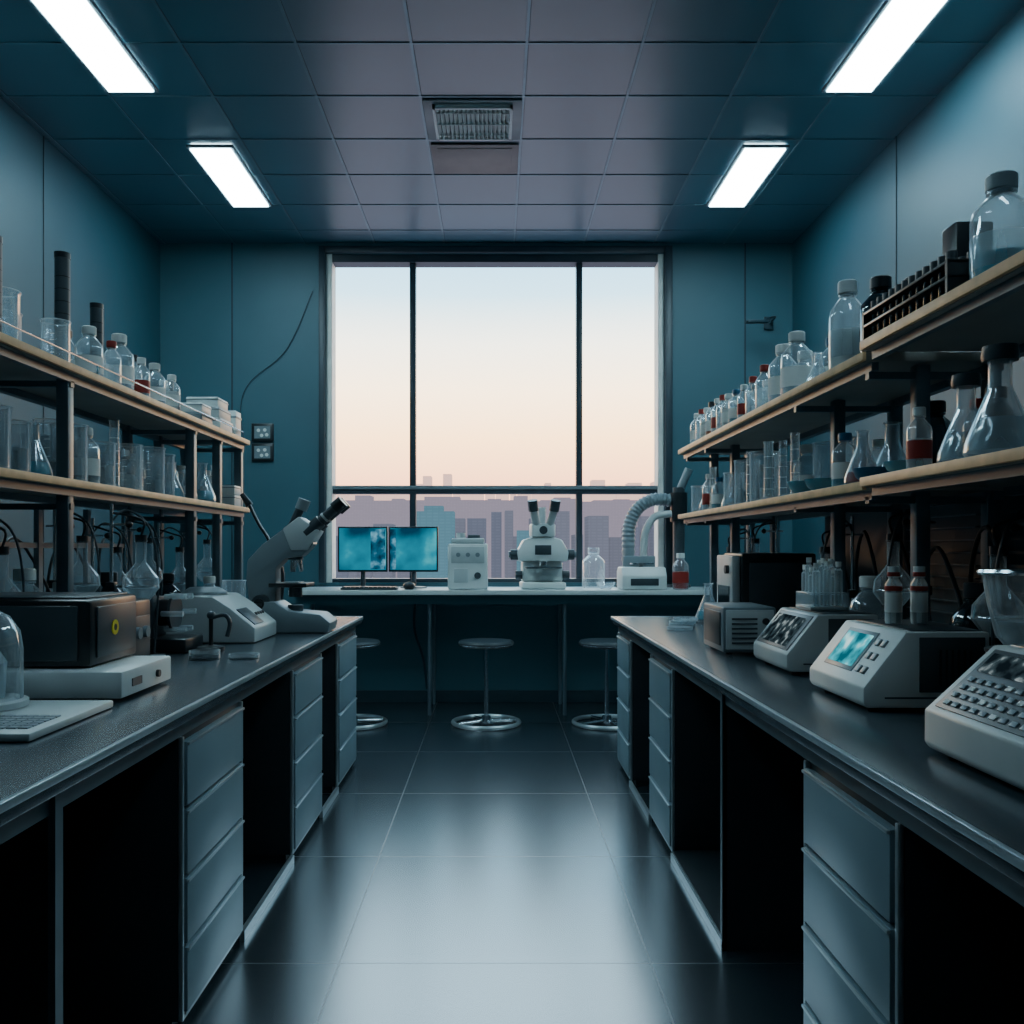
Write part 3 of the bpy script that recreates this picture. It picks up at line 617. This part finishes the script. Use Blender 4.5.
b.bb(.806, .811, 3.23, 3.47, Z+.03, Z+.15, 'dgrey', .002); b.cyl((.96, 3.192, Z+.12), (.96, 3.183, Z+.12), .012, 'black')
for x in (.84, .97):
    for y in (3.23, 3.47): b.cyl((x, y, Z+.0005), (x, y, Z+.01), .012, 'black')
b.done()
b = B('hybridisation_oven'); b.bb(1.02, 1.33, 3.72, 4.02, Z+.001, Z+.36, 'black', .012); b.bb(.985, 1.02, 3.74, 4.0, Z+.02, Z+.35, 'offw', .008); b.bb(.981, .986, 3.78, 3.96, Z+.08, Z+.22, 'glassd'); b.bb(1.05, 1.30, 3.712, 3.722, Z+.04, Z+.32, 'dgrey', .004)
b.cyl((.985, 3.8, Z+.29), (.97, 3.8, Z+.29), .018, 'black'); b.done()
b = B('petri_dish')
for k in range(3): b.lathe([(0, .001), (.06, .001), (.06, .014), (.058, .014), (.058, .003), (0, .003)], 'frost', (k*.01, 0, k*.0155))
b.lathe([(0, .001), (.06, .001), (.06, .014), (0, .014)], 'frost', (-.04, -.16, 0)); b.lathe([(0, .001), (.05, .001), (.05, .012), (0, .012)], 'offw', (.03, .2, 0)); b.done((.9, 4.35, Z))
b = B('sample_vial_rack'); b.bb(-.06, .06, -.07, .07, .001, .012, 'offw', .002); b.bb(-.06, .06, -.07, .07, .05, .056, 'glass', .002)
for x in (-.055, .055): b.bb(x-.004, x+.004, -.07, .07, .001, .056, 'glass')
for i in range(3):
    for j in range(4):
        hh = .12+.04*random.random(); x = -.035+i*.035; y = -.05+j*.033
        b.lathe([(0, .013), (.012, .014), (.012, hh-.02), (.007, hh-.015), (.007, hh)], 'frost', (x, y, 0), 12); b.cyl((x, y, hh-.008), (x, y, hh+.008), .0085, 'label', seg=10)
b.done((1.045, 2.88, Z+.184))
for p in ((1.005, 2.27), (1.07, 2.27)):
    b = B('sample_vial'); b.lathe([(0, .001), (.019, .001), (.020, .008), (.020, .1), (.012, .114), (.012, .12)], 'frost'); b.lathe([(0, .004), (.017, .004), (.017, .09), (0, .09)], 'cream'); b.cyl((0, 0, .118), (0, 0, .145), .014, 'white'); b.lathe([(.0203, .03), (.0206, .032), (.0206, .078), (.0203, .08)], 'label'); b.lathe([(.0206, .084), (.021, .086), (.021, .094), (.0206, .096)], 'red'); b.lathe([(.0145, .12), (.015, .121), (.015, .13), (.0145, .131)], 'red'); b.done((*p, Z+.189))
b = B('ring_stand_with_beaker'); b.bb(-.08, .1, -.07, .07, .001, .014, 'dgrey', .004); b.cyl((.08, 0, .014), (.08, 0, .5), .007, 'chrome')
b.cyl((.08, 0, .17), (-.0, 0, .17), .005, 'chrome'); b.cyl((0, 0, .165), (0, 0, .172), .07, 'dgrey', seg=28)
b.lathe([(0, .173), (.03, .173), (.05, .2), (.066, .27), (.075, .33), (.08, .335), (.072, .33), (.062, .27)], 'glass'); b.lathe([(0, .175), (.028, .175), (.048, .2), (.055, .23), (0, .23)], 'frost')
b.lathe([(.082, .325), (.085, .33), (.082, .336), (.078, .33)], 'chrome'); b.done((1.09, 1.86, Z))
b = B('cable_bundle')
for i in range(7): 
    y = 1.8+i*.28; b.tube([(1.405, y, Z+.02), (1.39, y+.05, Z+.22), (1.38, y+.16, Z+.38+.03*(i % 3)), (1.395, y+.28, Z+.3), (1.385, y+.2, Z+.08), (1.40, y+.12, Z+.012)], .007, 'dgrey' if i % 2 else 'black')
b.done()
for y, m_ in ((2.78, rs1), (3.35, rs2), (2.2, rs2), (4.25, rs1), (4.7, rs2)):
    inst('ring_stand_with_flask', m_, (1.27, y, Z), math.pi)
for k, x, y, s in (('clr', 1.25, 3.0, 1.3), ('redc', 1.26, 2.65, 1.3), ('dark', 1.25, 3.55, 1.2), ('bk', 1.15, 4.4, 1.1), ('clr', 1.10, 4.18, 1.1), ('er', 1.09, 4.6, 1.1), ('dark', 1.27, 2.37, 1.2)): put(k, x, y, Z, s)

# ------------------------------------------------------------------ city outside
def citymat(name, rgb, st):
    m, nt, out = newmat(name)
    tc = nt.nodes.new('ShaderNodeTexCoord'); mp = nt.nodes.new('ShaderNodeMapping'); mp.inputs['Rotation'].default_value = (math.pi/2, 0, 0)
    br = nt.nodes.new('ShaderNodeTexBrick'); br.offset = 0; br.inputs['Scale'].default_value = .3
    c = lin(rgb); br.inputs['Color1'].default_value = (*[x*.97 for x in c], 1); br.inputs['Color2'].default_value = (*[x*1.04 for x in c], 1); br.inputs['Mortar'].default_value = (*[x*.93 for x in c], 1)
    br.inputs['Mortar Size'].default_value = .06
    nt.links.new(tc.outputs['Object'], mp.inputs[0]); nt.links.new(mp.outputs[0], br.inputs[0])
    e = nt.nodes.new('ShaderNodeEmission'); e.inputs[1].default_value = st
    d = nt.nodes.new('ShaderNodeBsdfDiffuse'); mx = nt.nodes.new('ShaderNodeMixShader'); mx.inputs[0].default_value = .88  # haze painted on the buildings: emission mixed over their diffuse colour
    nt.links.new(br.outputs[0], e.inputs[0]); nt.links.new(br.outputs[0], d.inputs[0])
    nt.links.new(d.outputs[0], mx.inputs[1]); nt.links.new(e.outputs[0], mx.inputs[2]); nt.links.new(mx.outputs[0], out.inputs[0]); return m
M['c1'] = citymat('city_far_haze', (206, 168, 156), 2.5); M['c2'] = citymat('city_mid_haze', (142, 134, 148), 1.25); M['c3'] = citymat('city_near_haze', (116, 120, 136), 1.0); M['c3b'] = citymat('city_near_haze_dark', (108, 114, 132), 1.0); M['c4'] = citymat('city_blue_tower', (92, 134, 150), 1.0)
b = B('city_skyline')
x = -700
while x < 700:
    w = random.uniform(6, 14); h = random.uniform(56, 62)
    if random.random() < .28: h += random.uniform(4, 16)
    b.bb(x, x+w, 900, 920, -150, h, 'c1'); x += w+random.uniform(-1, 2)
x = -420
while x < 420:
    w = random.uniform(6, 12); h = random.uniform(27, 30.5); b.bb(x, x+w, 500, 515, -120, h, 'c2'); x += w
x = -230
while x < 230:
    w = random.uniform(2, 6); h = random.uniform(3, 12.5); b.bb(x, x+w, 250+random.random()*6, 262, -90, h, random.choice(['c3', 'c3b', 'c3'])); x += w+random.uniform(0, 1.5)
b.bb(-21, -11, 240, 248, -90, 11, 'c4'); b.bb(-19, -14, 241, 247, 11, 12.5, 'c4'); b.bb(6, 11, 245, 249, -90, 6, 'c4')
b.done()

# ------------------------------------------------------------------ world
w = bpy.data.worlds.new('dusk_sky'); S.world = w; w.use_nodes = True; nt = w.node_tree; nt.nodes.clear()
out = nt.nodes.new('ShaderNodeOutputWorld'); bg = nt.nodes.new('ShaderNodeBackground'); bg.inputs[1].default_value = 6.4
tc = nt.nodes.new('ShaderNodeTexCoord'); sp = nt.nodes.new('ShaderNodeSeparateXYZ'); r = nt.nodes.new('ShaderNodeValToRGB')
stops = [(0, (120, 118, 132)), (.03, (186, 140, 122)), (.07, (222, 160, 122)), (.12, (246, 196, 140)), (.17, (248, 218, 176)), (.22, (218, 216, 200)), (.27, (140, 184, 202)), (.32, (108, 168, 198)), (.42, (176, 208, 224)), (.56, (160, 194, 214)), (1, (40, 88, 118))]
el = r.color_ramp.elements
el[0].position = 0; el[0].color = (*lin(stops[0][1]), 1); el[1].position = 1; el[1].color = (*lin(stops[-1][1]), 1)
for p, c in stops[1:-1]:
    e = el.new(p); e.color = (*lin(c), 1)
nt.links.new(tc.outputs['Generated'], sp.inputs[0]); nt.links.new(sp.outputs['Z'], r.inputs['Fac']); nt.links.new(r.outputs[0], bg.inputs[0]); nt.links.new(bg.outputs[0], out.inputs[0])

# ------------------------------------------------------------------ camera
cd = bpy.data.cameras.new('camera'); cam = bpy.data.objects.new('camera', cd); COL.objects.link(cam)
cd.sensor_width = 36; cd.lens = 36*900/1024; cd.shift_x = 17/1024; cd.shift_y = 36/1024; cd.clip_end = 4000; cd.clip_start = .05
cam.location = (0, 0, 1.2); cam.rotation_euler = (math.pi/2, 0, 0); S.camera = cam
